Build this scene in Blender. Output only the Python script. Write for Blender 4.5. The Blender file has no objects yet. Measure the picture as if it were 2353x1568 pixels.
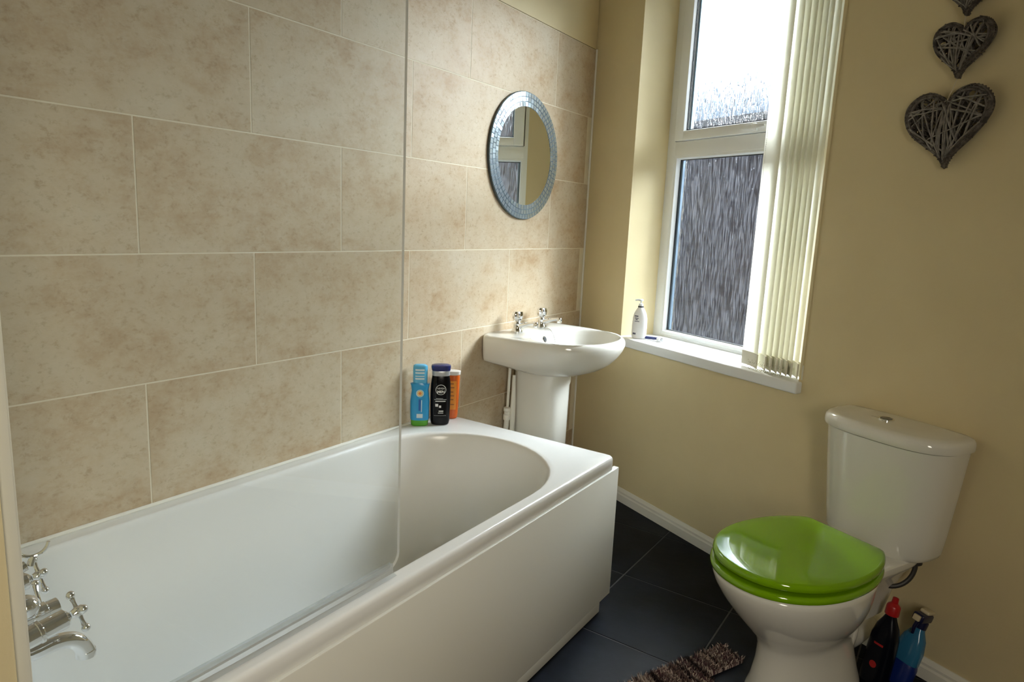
import bpy, bmesh, math, random
from mathutils import Vector, Matrix
random.seed(7)
scene = bpy.context.scene
COL = scene.collection
PI = math.pi

# ------------------------------------------------------------------ camera, world, sun, exposure
TH = -0.44334064          # heading of the window wall, which is not square to the tiled wall
CT, ST = math.cos(TH), math.sin(TH)
YAW, PIT, ROL = -0.590454, -0.174650, 0.045235
cb, sb = math.cos(PIT), math.sin(PIT)
fwd = Vector((math.sin(YAW) * cb, math.cos(YAW) * cb, sb))
rt = Vector((math.cos(YAW), -math.sin(YAW), 0))
up = rt.cross(fwd)
r2 = rt * math.cos(ROL) + up * math.sin(ROL)
u2 = -rt * math.sin(ROL) + up * math.cos(ROL)
cam = bpy.data.objects.new('camera', bpy.data.cameras.new('camera'))
COL.objects.link(cam)
M = Matrix((r2, u2, -fwd)).transposed().to_4x4()
M.translation = Vector((1.54740, -2.89930, 1.23750))
cam.matrix_world = M
cam.data.sensor_fit = 'HORIZONTAL'
cam.data.sensor_width = 36.0
cam.data.lens = 36.0 * 1545.09 / 2353.0
cam.data.clip_start = 0.02
scene.camera = cam

world = bpy.data.worlds.new('overcast_sky')
scene.world = world
world.use_nodes = True
wn = world.node_tree.nodes
bg = wn['Background']
# hazy sky: pale blue everywhere, very bright towards the veiled sun high behind the yard wall
SKY_BASE, SKY_PEAK = 1.2, 98.0
wl_ = world.node_tree.links
w_tc = wn.new('ShaderNodeTexCoord')
w_dot = wn.new('ShaderNodeVectorMath'); w_dot.operation = 'DOT_PRODUCT'
_L = Vector((CT * 0.07 - ST * 0.84, ST * 0.07 + CT * 0.84, 0.52)).normalized()
w_dot.inputs[1].default_value = _L
wl_.new(w_tc.outputs['Generated'], w_dot.inputs[0])
w_mr = wn.new('ShaderNodeMapRange'); w_mr.interpolation_type = 'SMOOTHERSTEP'
w_mr.inputs['From Min'].default_value = 0.67; w_mr.inputs['From Max'].default_value = 1.0
w_mr.inputs['To Min'].default_value = 0.0; w_mr.inputs['To Max'].default_value = 1.0
wl_.new(w_dot.outputs['Value'], w_mr.inputs['Value'])
w_mix = wn.new('ShaderNodeMix'); w_mix.data_type = 'RGBA'
w_mix.inputs[6].default_value = (0.62 * SKY_BASE, 0.80 * SKY_BASE, 1.0 * SKY_BASE, 1)
w_mix.inputs[7].default_value = (0.90 * SKY_PEAK, 0.96 * SKY_PEAK, 1.0 * SKY_PEAK, 1)
wl_.new(w_mr.outputs[0], w_mix.inputs[0]); wl_.new(w_mix.outputs[2], bg.inputs[0])
bg.inputs[1].default_value = 1.0

def wall_to_world(s, d, z):
    """s along the window wall, d out of it into the room, z up"""
    return Vector((CT * s + ST * d, ST * s - CT * d, z))

def wdir(x, y, z):
    return Vector((CT * x - ST * y, ST * x + CT * y, z))

sun = bpy.data.objects.new('sun', bpy.data.lights.new('sun', 'SUN'))
COL.objects.link(sun)
sun.data.energy = 9.0
sun.data.angle = math.radians(6)
sun.data.color = (1.0, 0.93, 0.80)
sun.rotation_euler = wdir(0.80, -0.36, -0.62).to_track_quat('-Z', 'Y').to_euler()

# daylight sampling portal in the window opening (adds no light of its own)
por = bpy.data.objects.new('window_portal', bpy.data.lights.new('window_portal', 'AREA'))
COL.objects.link(por)
por.data.shape = 'RECTANGLE'; por.data.size = 0.95; por.data.size_y = 1.62
por.data.cycles.is_portal = True
por.location = wall_to_world(0.78, -0.24, 1.53)
por.rotation_euler = wdir(0, -1, 0).to_track_quat('-Z', 'Y').to_euler()

# unseen fill lamp added on the camera side to brighten bath panel and tiles
def area(name, loc, d, sx, sy, e, c):
    o = bpy.data.objects.new(name, bpy.data.lights.new(name, 'AREA')); COL.objects.link(o)
    o.data.shape = 'RECTANGLE'; o.data.size = sx; o.data.size_y = sy; o.data.energy = e; o.data.color = c
    o.location = loc; o.rotation_euler = Vector(d).to_track_quat('-Z', 'Y').to_euler()
    return o
area('fill_light', (2.22, -3.15, 1.30), (-0.80, 0.60, -0.42), 0.4, 0.8, 8.0, (1.0, 0.92, 0.78))
bpy.data.lights['fill_light'].spread = math.radians(120)

scene.view_settings.view_transform = 'Standard'
scene.view_settings.look = 'None'
scene.view_settings.exposure = 0.2
scene.view_settings.gamma = 1.0
scene.view_settings.use_curve_mapping = False
scene.cycles.use_denoising = True
scene.cycles.sample_clamp_indirect = 6.0
scene.cycles.max_bounces = 14
scene.cycles.diffuse_bounces = 7
scene.cycles.transparent_max_bounces = 16
scene.cycles.blur_glossy = 0.5

# ------------------------------------------------------------------ materials
def mat(name, col, rough=0.5, metal=0.0, spec=0.5, coat=0.0, emis=None):
    m = bpy.data.materials.new(name); m.use_nodes = True
    b = m.node_tree.nodes['Principled BSDF']
    b.inputs['Base Color'].default_value = (*col, 1)
    b.inputs['Roughness'].default_value = rough
    b.inputs['Metallic'].default_value = metal
    b.inputs['Specular IOR Level'].default_value = spec
    b.inputs['Coat Weight'].default_value = coat
    return m

def nd(m, t, **kw):
    n = m.node_tree.nodes.new(t)
    for k, v in kw.items():
        if k.startswith('i_'):
            n.inputs[k[2:].replace('_', ' ')].default_value = v
        else:
            setattr(n, k, v)
    return n

def lk(m, a, b):
    m.node_tree.links.new(a, b)

def noisy(m, c1, c2, scale, detail=6, stretch=(1, 1, 1), lo=0.35, hi=0.65, bump=0.0, bscale=None, attr=None):
    """base colour mottled between two colours, with an optional fine bump"""
    b = m.node_tree.nodes['Principled BSDF']
    tc = nd(m, 'ShaderNodeTexCoord')
    mp = nd(m, 'ShaderNodeMapping'); mp.inputs['Scale'].default_value = stretch
    lk(m, tc.outputs['Object'], mp.inputs['Vector'])
    vec = mp.outputs['Vector']
    n = nd(m, 'ShaderNodeTexNoise'); n.inputs['Scale'].default_value = scale; n.inputs['Detail'].default_value = detail
    n.inputs['Roughness'].default_value = 0.6
    lk(m, vec, n.inputs['Vector'])
    r = nd(m, 'ShaderNodeValToRGB')
    r.color_ramp.elements[0].position = lo; r.color_ramp.elements[1].position = hi
    r.color_ramp.elements[0].color = (*c1, 1); r.color_ramp.elements[1].color = (*c2, 1)
    lk(m, n.outputs['Fac'], r.inputs['Fac'])
    lk(m, r.outputs['Color'], b.inputs['Base Color'])
    if bump:
        n2 = nd(m, 'ShaderNodeTexNoise'); n2.inputs['Scale'].default_value = bscale or scale * 6
        n2.inputs['Detail'].default_value = 4
        lk(m, vec, n2.inputs['Vector'])
        bp = nd(m, 'ShaderNodeBump'); bp.inputs['Strength'].default_value = bump; bp.inputs['Distance'].default_value = 0.002
        lk(m, n2.outputs['Fac'], bp.inputs['Height']); lk(m, bp.outputs['Normal'], b.inputs['Normal'])
    return m

PAINT = noisy(mat('cream_paint', (0.7, 0.6, 0.35), 0.6, spec=0.35), (0.63, 0.53, 0.315), (0.66, 0.56, 0.335), 3.0, bump=0.15, bscale=160)
CEIL = noisy(mat('ceiling_paint', (0.8, 0.8, 0.76), 0.8), (0.68, 0.66, 0.58), (0.72, 0.70, 0.62), 2.0)
GROUT = noisy(mat('pale_grout', (0.7, 0.62, 0.48), 0.8), (0.68, 0.62, 0.47), (0.74, 0.68, 0.54), 20)
WHITE = mat('white_upvc', (0.80, 0.82, 0.82), 0.28, spec=0.5)
GLOSSW = mat('white_gloss_paint', (0.78, 0.76, 0.68), 0.3)
SANIT = mat('white_ceramic', (0.76, 0.75, 0.69), 0.09, spec=0.6, coat=0.3)
ACRYL = mat('white_acrylic', (0.76, 0.76, 0.73), 0.22, spec=0.5)
PANEL = mat('bath_panel_acrylic', (0.70, 0.69, 0.62), 0.3)
CHROME = mat('polished_chrome', (0.86, 0.87, 0.88), 0.05, metal=1.0)
DARKM = mat('dark_rubber', (0.015, 0.016, 0.018), 0.5)
GREEN = mat('lime_green_gloss', (0.185, 0.385, 0.003), 0.06, spec=0.6, coat=0.25)
SEAL = mat('silicone_sealant', (0.80, 0.78, 0.70), 0.35)
TWINE = mat('pale_twine', (0.62, 0.55, 0.42), 0.8)

def tile_mat():
    m = mat('stone_effect_tile', (0.6, 0.5, 0.4), 0.50, spec=0.18)
    b = m.node_tree.nodes['Principled BSDF']
    at = nd(m, 'ShaderNodeAttribute', attribute_name='tile_seed')
    tc = nd(m, 'ShaderNodeTexCoord')
    ad = nd(m, 'ShaderNodeVectorMath', operation='ADD')
    lk(m, tc.outputs['Object'], ad.inputs[0]); lk(m, at.outputs['Vector'], ad.inputs[1])
    mp = nd(m, 'ShaderNodeMapping'); mp.inputs['Scale'].default_value = (1, 0.85, 1.2)
    lk(m, ad.outputs[0], mp.inputs['Vector'])
    def nz(scale, det, rough):
        n = nd(m, 'ShaderNodeTexNoise'); n.inputs['Scale'].default_value = scale; n.inputs['Detail'].default_value = det; n.inputs['Roughness'].default_value = rough
        lk(m, mp.outputs['Vector'], n.inputs['Vector']); return n
    def ramp(n, stops):
        r = nd(m, 'ShaderNodeValToRGB'); e = r.color_ramp.elements
        e[0].position, e[0].color = stops[0][0], (*stops[0][1], 1); e[1].position, e[1].color = stops[-1][0], (*stops[-1][1], 1)
        for p_, c_ in stops[1:-1]:
            q_ = e.new(p_); q_.color = (*c_, 1)
        lk(m, n.outputs['Fac'], r.inputs['Fac']); return r
    def mul(c1, c2, f):
        x_ = nd(m, 'ShaderNodeMix', data_type='RGBA', blend_type='MULTIPLY'); x_.inputs[0].default_value = f
        lk(m, c1, x_.inputs[6]); lk(m, c2, x_.inputs[7]); return x_.outputs[2]
    n1 = nz(5.5, 14, 0.78)
    r = ramp(n1, [(0.33, (0.43, 0.305, 0.18)), (0.44, (0.505, 0.40, 0.27)), (0.52, (0.55, 0.46, 0.33)), (0.64, (0.585, 0.51, 0.385))])
    n3 = nz(1.9, 3, 0.5)
    r3 = ramp(n3, [(0.35, (0.93, 0.89, 0.84)), (0.62, (1, 1, 1))])
    n2 = nz(60, 8, 0.8)
    r2 = ramp(n2, [(0.36, (0.74, 0.68, 0.60)), (0.47, (1, 1, 1))])
    col = mul(mul(r.outputs['Color'], r3.outputs['Color'], 1.0), r2.outputs['Color'], 0.8)
    lk(m, col, b.inputs['Base Color'])
    bp = nd(m, 'ShaderNodeBump'); bp.inputs['Strength'].default_value = 0.12; bp.inputs['Distance'].default_value = 0.002
    lk(m, n2.outputs['Fac'], bp.inputs['Height']); lk(m, bp.outputs['Normal'], b.inputs['Normal'])
    return m
TILE = tile_mat()

SLATE = noisy(mat('black_slate_tile', (0.02, 0.022, 0.025), 0.36, spec=0.06), (0.0035, 0.0045, 0.006), (0.008, 0.0105, 0.0155), 5, bump=0.25, bscale=30)
FGROUT = noisy(mat('dark_floor_grout', (0.1, 0.1, 0.1), 0.8), (0.045, 0.045, 0.045), (0.065, 0.065, 0.065), 15)

def thin_glass(name, tint, haze, haze_col, rough=0.0, ior=1.5):
    m = bpy.data.materials.new(name); m.use_nodes = True
    nt = m.node_tree; nt.nodes.clear()
    out = nd(m, 'ShaderNodeOutputMaterial')
    tr = nd(m, 'ShaderNodeBsdfTransparent'); tr.inputs[0].default_value = (*tint, 1)
    gl = nd(m, 'ShaderNodeBsdfGlossy'); gl.inputs['Roughness'].default_value = rough; gl.inputs[0].default_value = (1, 1, 1, 1)
    lw = nd(m, 'ShaderNodeLayerWeight'); lw.inputs[0].default_value = 0.5
    pw = nd(m, 'ShaderNodeMath', operation='POWER'); pw.inputs[1].default_value = 5.0
    lk(m, lw.outputs['Facing'], pw.inputs[0])
    fr = nd(m, 'ShaderNodeMath', operation='MULTIPLY_ADD'); fr.inputs[1].default_value = 0.93; fr.inputs[2].default_value = 0.045
    lk(m, pw.outputs[0], fr.inputs[0])
    mx = nd(m, 'ShaderNodeMixShader')
    lk(m, fr.outputs[0], mx.inputs[0]); lk(m, tr.outputs[0], mx.inputs[1]); lk(m, gl.outputs[0], mx.inputs[2])
    df = nd(m, 'ShaderNodeBsdfDiffuse'); df.inputs[0].default_value = (*haze_col, 1)
    m2 = nd(m, 'ShaderNodeMixShader'); m2.inputs[0].default_value = haze
    lk(m, mx.outputs[0], m2.inputs[1]); lk(m, df.outputs[0], m2.inputs[2])
    lk(m, m2.outputs[0], out.inputs[0])
    return m
SCREEN = thin_glass('clear_screen_glass', (0.97, 0.985, 0.985), 0.035, (0.8, 0.88, 0.95))
EDGEG = mat('polished_glass_edge', (0.62, 0.62, 0.60), 0.2)
MILKY = mat('frosted_plastic', (0.70, 0.73, 0.74), 0.25)
CLEARP = thin_glass('clear_plastic', (0.9, 0.92, 0.93), 0.12, (0.9, 0.9, 0.9))

def obscured():
    """rain-patterned obscured glass: vertical streaks that bend and scatter what lies behind"""
    m = bpy.data.materials.new('rain_pattern_glass'); m.use_nodes = True
    m.node_tree.nodes.clear()
    out = nd(m, 'ShaderNodeOutputMaterial')
    tc = nd(m, 'ShaderNodeTexCoord')
    mp = nd(m, 'ShaderNodeMapping'); mp.inputs['Scale'].default_value = (210, 1, 17)
    lk(m, tc.outputs['Object'], mp.inputs['Vector'])
    n = nd(m, 'ShaderNodeTexNoise'); n.inputs['Scale'].default_value = 1.0; n.inputs['Detail'].default_value = 3; n.inputs['Distortion'].default_value = 0.6
    lk(m, mp.outputs['Vector'], n.inputs['Vector'])
    bp = nd(m, 'ShaderNodeBump'); bp.inputs['Strength'].default_value = 1.0; bp.inputs['Distance'].default_value = 0.013
    lk(m, n.outputs['Fac'], bp.inputs['Height'])
    rf = nd(m, 'ShaderNodeBsdfRefraction'); rf.inputs['Roughness'].default_value = 0.10; rf.inputs['IOR'].default_value = 1.45
    rf.inputs[0].default_value = (0.95, 0.97, 1.0, 1)
    lk(m, bp.outputs['Normal'], rf.inputs['Normal'])
    tr = nd(m, 'ShaderNodeBsdfTransparent'); tr.inputs[0].default_value = (0.9, 0.93, 0.96, 1)
    r = nd(m, 'ShaderNodeValToRGB'); r.color_ramp.elements[0].position = 0.42; r.color_ramp.elements[1].position = 0.60
    lk(m, n.outputs['Fac'], r.inputs['Fac'])
    mp2 = nd(m, 'ShaderNodeMapRange'); mp2.inputs['To Min'].default_value = 0.35; mp2.inputs['To Max'].default_value = 0.85
    lk(m, r.outputs['Color'], mp2.inputs['Value'])
    mx = nd(m, 'ShaderNodeMixShader')
    lk(m, mp2.outputs[0], mx.inputs[0]); lk(m, tr.outputs[0], mx.inputs[1]); lk(m, rf.outputs[0], mx.inputs[2])
    gl = nd(m, 'ShaderNodeBsdfGlossy'); gl.inputs['Roughness'].default_value = 0.12
    lk(m, bp.outputs['Normal'], gl.inputs['Normal'])
    tl = nd(m, 'ShaderNodeBsdfTranslucent'); tl.inputs[0].default_value = (0.80, 0.84, 0.95, 1)
    m4 = nd(m, 'ShaderNodeMixShader'); mr4 = nd(m, 'ShaderNodeMapRange'); mr4.inputs['From Min'].default_value = 0.42; mr4.inputs['From Max'].default_value = 0.75; mr4.inputs['To Max'].default_value = 0.030
    lk(m, n.outputs['Fac'], mr4.inputs['Value']); lk(m, mr4.outputs[0], m4.inputs[0]); lk(m, mx.outputs[0], m4.inputs[1]); lk(m, tl.outputs[0], m4.inputs[2])
    m3 = nd(m, 'ShaderNodeMixShader'); m3.inputs[0].default_value = 0.035
    lk(m, m4.outputs[0], m3.inputs[1]); lk(m, gl.outputs[0], m3.inputs[2])
    lk(m, m3.outputs[0], out.inputs[0])
    return m
RAIN = obscured()
CLEARB = thin_glass('clear_pane_back', (0.96, 0.98, 0.98), 0.0, (1, 1, 1))

def fabric():
    m = bpy.data.materials.new('cream_blind_fabric'); m.use_nodes = True
    m.node_tree.nodes.clear()
    out = nd(m, 'ShaderNodeOutputMaterial')
    d = nd(m, 'ShaderNodeBsdfDiffuse'); d.inputs[0].default_value = (0.82, 0.81, 0.74, 1)
    t = nd(m, 'ShaderNodeBsdfTranslucent'); t.inputs[0].default_value = (0.82, 0.80, 0.69, 1)
    mx = nd(m, 'ShaderNodeMixShader'); mx.inputs[0].default_value = 0.48
    lk(m, d.outputs[0], mx.inputs[1]); lk(m, t.outputs[0], mx.inputs[2]); lk(m, mx.outputs[0], out.inputs[0])
    return m
FABRIC = fabric()

def mosaic_mat(polar):
    m = mat('mosaic_mirror_glass', (0.62, 0.72, 0.78), 0.12, metal=0.85)
    return m

# ------------------------------------------------------------------ mesh building
class MB:
    def __init__(s):
        s.v = []; s.f = []; s.m = []
    def add(s, vs, fs, mi=0):
        o = len(s.v); s.v += [tuple(v) for v in vs]
        for f in fs:
            s.f.append([i + o for i in f]); s.m.append(mi)
        return s
    def box(s, x0, x1, y0, y1, z0, z1, mi=0, bev=0.0, seg=2):
        bm = bmesh.new(); bmesh.ops.create_cube(bm, size=1)
        for v in bm.verts:
            v.co = Vector(((x0 + x1) / 2 + v.co.x * (x1 - x0), (y0 + y1) / 2 + v.co.y * (y1 - y0), (z0 + z1) / 2 + v.co.z * (z1 - z0)))
        if bev:
            bmesh.ops.bevel(bm, geom=bm.edges[:], offset=bev, segments=seg, affect='EDGES', profile=0.5)
        bm.verts.index_update()
        s.add([v.co[:] for v in bm.verts], [[v.index for v in f.verts] for f in bm.faces], mi)
        bm.free(); return s
    def loft(s, rings, cap0=True, cap1=True, mi=0, closed=True):
        n = len(rings[0]); vs = [p for r in rings for p in r]; fs = []
        for i in range(len(rings) - 1):
            for j in range(n if closed else n - 1):
                k = (j + 1) % n
                fs.append([i * n + j, i * n + k, (i + 1) * n + k, (i + 1) * n + j])
        if cap0: fs.append(list(range(n))[::-1])
        if cap1: fs.append([(len(rings) - 1) * n + j for j in range(n)])
        return s.add(vs, fs, mi)
    def tube(s, pts, r, n=10, mi=0, caps=True, closed=False):
        P = [Vector(p) for p in pts]; R = r if isinstance(r, (list, tuple)) else [r] * len(P)
        rings = []; prev = None
        L = len(P)
        for i, p in enumerate(P):
            if closed: t = P[(i + 1) % L] - P[i - 1]
            else: t = (P[min(i + 1, L - 1)] - P[max(i - 1, 0)])
            t = t.normalized() if t.length > 1e-9 else Vector((0, 0, 1))
            if prev is None:
                a = Vector((0, 0, 1)) if abs(t.z) < 0.9 else Vector((1, 0, 0))
                u = t.cross(a).normalized()
            else:
                u = (prev - t * prev.dot(t)).normalized()
            prev = u; w = t.cross(u)
            rings.append([tuple(p + (u * math.cos(2 * PI * k / n) + w * math.sin(2 * PI * k / n)) * R[i]) for k in range(n)])
        if closed: rings.append(rings[0]); caps = False
        return s.loft(rings, caps, caps, mi)
    def lathe(s, prof, n=28, org=(0, 0, 0), axis=(0, 0, 1), mi=0, sx=1, sy=1):
        q = Vector((0, 0, 1)).rotation_difference(Vector(axis).normalized())
        O = Vector(org)
        rings = [[tuple(O + q @ Vector((r * sx * math.cos(2 * PI * k / n), r * sy * math.sin(2 * PI * k / n), z))) for k in range(n)] for r, z in prof]
        return s.loft(rings, True, True, mi)
    def ball(s, c, r, n=14, mi=0):
        return s.lathe([(max(1e-5, r * math.sin(PI * i / 8)), -r * math.cos(PI * i / 8)) for i in range(9)], n, c, mi=mi)
    def build(s, name, mats, parent=None, smooth=True, ang=35, loc=None, rot=None):
        me = bpy.data.meshes.new(name); me.from_pydata(s.v, [], s.f)
        for m in (mats if isinstance(mats, (list, tuple)) else [mats]): me.materials.append(m)
        me.polygons.foreach_set('material_index', s.m)
        me.validate(); me.update()
        bm = bmesh.new(); bm.from_mesh(me)
        bmesh.ops.remove_doubles(bm, verts=bm.verts, dist=1e-6)
        bmesh.ops.recalc_face_normals(bm, faces=bm.faces)
        bm.to_mesh(me); bm.free()
        if smooth:
            me.shade_smooth(); me.set_sharp_from_angle(angle=math.radians(ang))
        o = bpy.data.objects.new(name, me); COL.objects.link(o)
        if parent: o.parent = parent
        if loc: o.location = loc
        if rot is not None: o.rotation_euler = (0, 0, rot)
        return o

def thing(name, label, cat, loc=(0, 0, 0), rotz=0, group=None):
    o = bpy.data.objects.new(name, None); COL.objects.link(o)
    o.location = loc; o.rotation_euler = (0, 0, rotz); o.empty_display_size = 0.05
    return tag(o, label, cat, group)

def tag(o, label, cat, group=None):
    o['label'] = label; o['category'] = cat
    if group: o['group'] = group
    return o

def struct(o, label=None):
    o['kind'] = 'structure'
    if label: o['label'] = label
    return o

def copy_tree(o, parent=None):
    c = o.copy(); COL.objects.link(c); c.parent = parent
    for ch in [x for x in scene.objects if x.parent == o and x is not c]:
        copy_tree(ch, c)
    return c

def sup(cx, cy, a, b, n, z, N=48, ph=0.0):
    out = []
    for k in range(N):
        t = 2 * PI * k / N + ph; c, s_ = math.cos(t), math.sin(t)
        out.append((cx + a * math.copysign(abs(c) ** (2 / n), c), cy + b * math.copysign(abs(s_) ** (2 / n), s_), z))
    return out

def bez(p0, p1, p2, p3, n=12):
    P = [Vector(p) for p in (p0, p1, p2, p3)]
    return [((1 - t) ** 3 * P[0] + 3 * (1 - t) ** 2 * t * P[1] + 3 * (1 - t) * t * t * P[2] + t ** 3 * P[3]) for t in [i / n for i in range(n + 1)]]

def text_mesh(txt, size, name='lettering', bold=0.0):
    cu = bpy.data.curves.new(name, 'FONT'); cu.body = txt; cu.size = size; cu.align_x = 'CENTER'; cu.align_y = 'CENTER'
    cu.offset = bold; cu.resolution_u = 2
    ob = bpy.data.objects.new(name, cu); COL.objects.link(ob)
    dg = bpy.context.evaluated_depsgraph_get()
    me = bpy.data.meshes.new_from_object(ob.evaluated_get(dg))
    vs = [v.co[:] for v in me.vertices]; fs = [list(p.vertices) for p in me.polygons]
    bpy.data.objects.remove(ob); bpy.data.curves.remove(cu); bpy.data.meshes.remove(me)
    return vs, fs

# ------------------------------------------------------------------ room shell
RH = 2.55
YN = -2.63                # end wall that carries the bath mixer and the screen
# floor: dark tiles in a square grid laid with the bath
mb = MB(); G = 0.382
gx0, gy0 = 0.66, -0.396
x = gx0 - 3 * G
for i in range(9):
    for j in range(16):
        xa = gx0 + (i - 2) * G; ya = gy0 + (1 - j) * G + 0.0
        mb.box(xa + .0022, xa + G - .0022, ya - G + .0022, ya - .0022, -0.008, 0.0, 0, 0.0012, 1)
mb.box(-0.12, 2.7, -5.5, 0.02, -0.03, -0.0015, 1)
struct(mb.build('floor', [SLATE, FGROUT]))

# left wall: painted core plus bedded stone effect tiles up to 2.03 m
mb = MB(); mb.box(-0.15, -0.0105, -3.0, 0.30, -0.03, RH)
mb.box(-0.0105, -0.001, -2.63, -0.002, 2.033, RH)
mb.box(-0.0105, -0.0006, YN, 0.0, -0.03, 2.030, 1)
wl = struct(mb.build('wall_left', [PAINT, GROUT], smooth=False))
TW, THH, OFF, ZC = 0.590, 0.300, 0.3405, 1.130
tm = MB(); seeds = []
for row in range(-4, 3):
    z0 = ZC + row * THH; z1 = z0 + THH
    shift = 0.0 if row % 2 == 0 else TW / 2
    for k in range(-1, 6):
        ya = -(OFF + shift + k * TW); yb = ya - TW
        ya = min(ya, -0.004); yb = max(yb, YN)
        if ya - yb < 0.01: continue
        g = 0.0014
        n0 = len(tm.v)
        tm.box(-0.0105, 0.0, yb + g, ya - g, max(z0, -0.0) + g, z1 - g, 0, 0.0009, 1)
        sd = (random.uniform(-30, 30), random.uniform(-30, 30), random.uniform(-30, 30))
        seeds += [sd] * (len(tm.v) - n0)
me = bpy.data.meshes.new('wall_tiles'); me.from_pydata(tm.v, [], tm.f); me.materials.append(TILE)
a = me.attributes.new('tile_seed', 'FLOAT_VECTOR', 'POINT')
for i, sd in enumerate(seeds): a.data[i].vector = sd
wt = bpy.data.objects.new('wall_tiles', me); COL.objects.link(wt); wt.parent = wl

# window wall, built in its own frame: x along, -y into the room
S0, S1, Z0w, Z1w = 0.315, 1.243, 0.755, 2.33
TK = 0.30
mb = MB()
mb.box(-0.02, S0, 0, TK, -0.03, RH); mb.box(S1, 3.2, 0, TK, -0.03, RH)
mb.box(S0, S1, 0, TK, -0.03, Z0w - 0.01); mb.box(S0, S1, 0, TK, Z1w, RH)
o = struct(mb.build('wall_window', PAINT, smooth=False, rot=TH))

# end wall nib on the left, wall on the right and the landing behind the camera
mb = MB(); mb.box(-0.15, 0.70, -2.79, YN, -0.03, RH, 0, 0.004, 2)
struct(mb.build('wall_near', PAINT))
mb = MB(); mb.box(2.42, 2.54, -4.6, -1.0, -0.03, RH)
struct(mb.build('wall_right', PAINT, smooth=False))
mb = MB(); mb.box(-0.15, 2.54, -4.7, -4.58, -0.03, RH)
struct(mb.build('wall_back', PAINT, smooth=False))
mb = MB(); mb.box(-0.27, -0.15, -4.6, -2.7, -0.03, RH)
struct(mb.build('wall_landing', PAINT, smooth=False))
mb = MB(); mb.box(-0.3, 2.9, -4.8, 0.6, RH, RH + 0.1)
struct(mb.build('ceiling', CEIL, smooth=False))

# skirting board under the window: low stepped profile
def profile_run(mb, prof, s0, s1):
    mb.loft([[(s0, -d, z) for d, z in prof], [(s1, -d, z) for d, z in prof]])
mb = MB()
profile_run(mb, [(0, 0), (0.016, 0), (0.016, 0.034), (0.0125, 0.040), (0.0125, 0.048), (0.006, 0.056), (0.004, 0.060), (0, 0.060)], 0.03, 2.9)
struct(mb.build('baseboard_window', GLOSSW, ang=25, rot=TH))
# corner strip where the tiles end against the window wall
mb = MB()
mb.tube([(0.004, -0.007, 0.0), (0.004, -0.007, 2.032)], 0.0045, 8)
struct(mb.build('trim_1', SEAL))
# sealant bead between bath and tiles
mb = MB(); mb.tube([(0.004, YN + .003, 0.5315), (0.004, -1.03, 0.5315)], 0.005, 8)
struct(mb.build('trim_2', SEAL))

# ------------------------------------------------------------------ window
D0 = 0.190   # frame face lies this far behind the wall face (local +y)
win = bpy.data.objects.new('window_1', None); COL.objects.link(win); win.rotation_euler = (0, 0, TH)
win['kind'] = 'structure'
mb = MB()
fw = 0.050
FZ0, FZ1 = Z0w - 0.005, Z1w
FX0, FX1 = S0 - 0.002, S1 + 0.002
def fb(x0, x1, z0, z1, y0=D0, y1=D0 + 0.065, bev=0.003): mb.box(x0, x1, y0, y1, z0, z1, 0, bev, 2)
fb(FX0, FX0 + fw, FZ0, FZ1); fb(FX1 - fw, FX1, FZ0, FZ1)
fb(FX0 + fw - .003, FX1 - fw + .003, FZ1 - fw, FZ1)
fb(FX0 + fw - .003, FX1 - fw + .003, FZ0, FZ0 + 0.018)         # bottom
fb(FX0 + fw - .003, FX1 - fw + .003, 1.555, 1.615)             # transom
mb.build('frame', WHITE, win)
# chamfered glazing bead round the lower pane
LX0, LX1, LZ0, LZ1 = FX0 + fw + 0.016, FX1 - fw - 0.016, 0.785, 1.540
def bead(name, x0, x1, z0, z1, w, ya, yb):
    b = MB()
    out = [(x0 - w, z0 - w), (x1 + w, z0 - w), (x1 + w, z1 + w), (x0 - w, z1 + w)]
    mid = [(x0 - w * .35, z0 - w * .35), (x1 + w * .35, z0 - w * .35), (x1 + w * .35, z1 + w * .35), (x0 - w * .35, z1 + w * .35)]
    inn = [(x0, z0), (x1, z0), (x1, z1), (x0, z1)]
    b.loft([[(x, ya, z) for x, z in out], [(x, ya + .001, z) for x, z in mid], [(x, yb, z) for x, z in inn], [(x, yb + .004, z) for x, z in inn]], False, False)
    return b.build(name, WHITE, win, ang=20)
bead('glazing_bead', LX0, LX1, LZ0, LZ1, 0.017, D0 + .002, D0 + .022)
def gasket(x0, x1, z0, z1, y):
    b = MB(); w = 0.003
    for a_ in ((x0, x0 + w, z0, z1), (x1 - w, x1, z0, z1), (x0, x1, z0, z0 + w), (x0, x1, z1 - w, z1)):
        b.box(a_[0], a_[1], y, y + 0.006, a_[2], a_[3])
    return b.build('gasket', DARKM, win, smooth=False)
gasket(LX0, LX1, LZ0, LZ1, D0 + .022)
SPACER = mat('spacer_bar', (0.22, 0.30, 0.38), 0.35, metal=0.3)
def spacer(x0, x1, z0, z1, y):
    b = MB(); w = 0.011
    for a_ in ((x0, x0 + w, z0, z1), (x1 - w, x1, z0, z1)):
        b.box(a_[0], a_[1], y, y + 0.012, a_[2], a_[3])
    return b.build('spacer_bar', SPACER, win, smooth=False)
def pane(x0, x1, z0, z1, y):
    b = MB(); b.add([(x0, y, z0), (x1, y, z0), (x1, y, z1), (x0, y, z1)], [[0, 1, 2, 3]], 0)
    b.add([(x0, y + .006, z0), (x1, y + .006, z0), (x1, y + .006, z1), (x0, y + .006, z1), (x0, y, z0), (x1, y, z0), (x1, y, z1), (x0, y, z1)], [[3, 2, 1, 0], [0, 1, 5, 4], [1, 2, 6, 5], [2, 3, 7, 6], [3, 0, 4, 7]], 1)
    return b.build('pane', [RAIN, CLEARB], win, smooth=False)
pane(LX0 - .006, LX1 + .006, LZ0 - .006, LZ1 + .006, D0 + .042)
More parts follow.
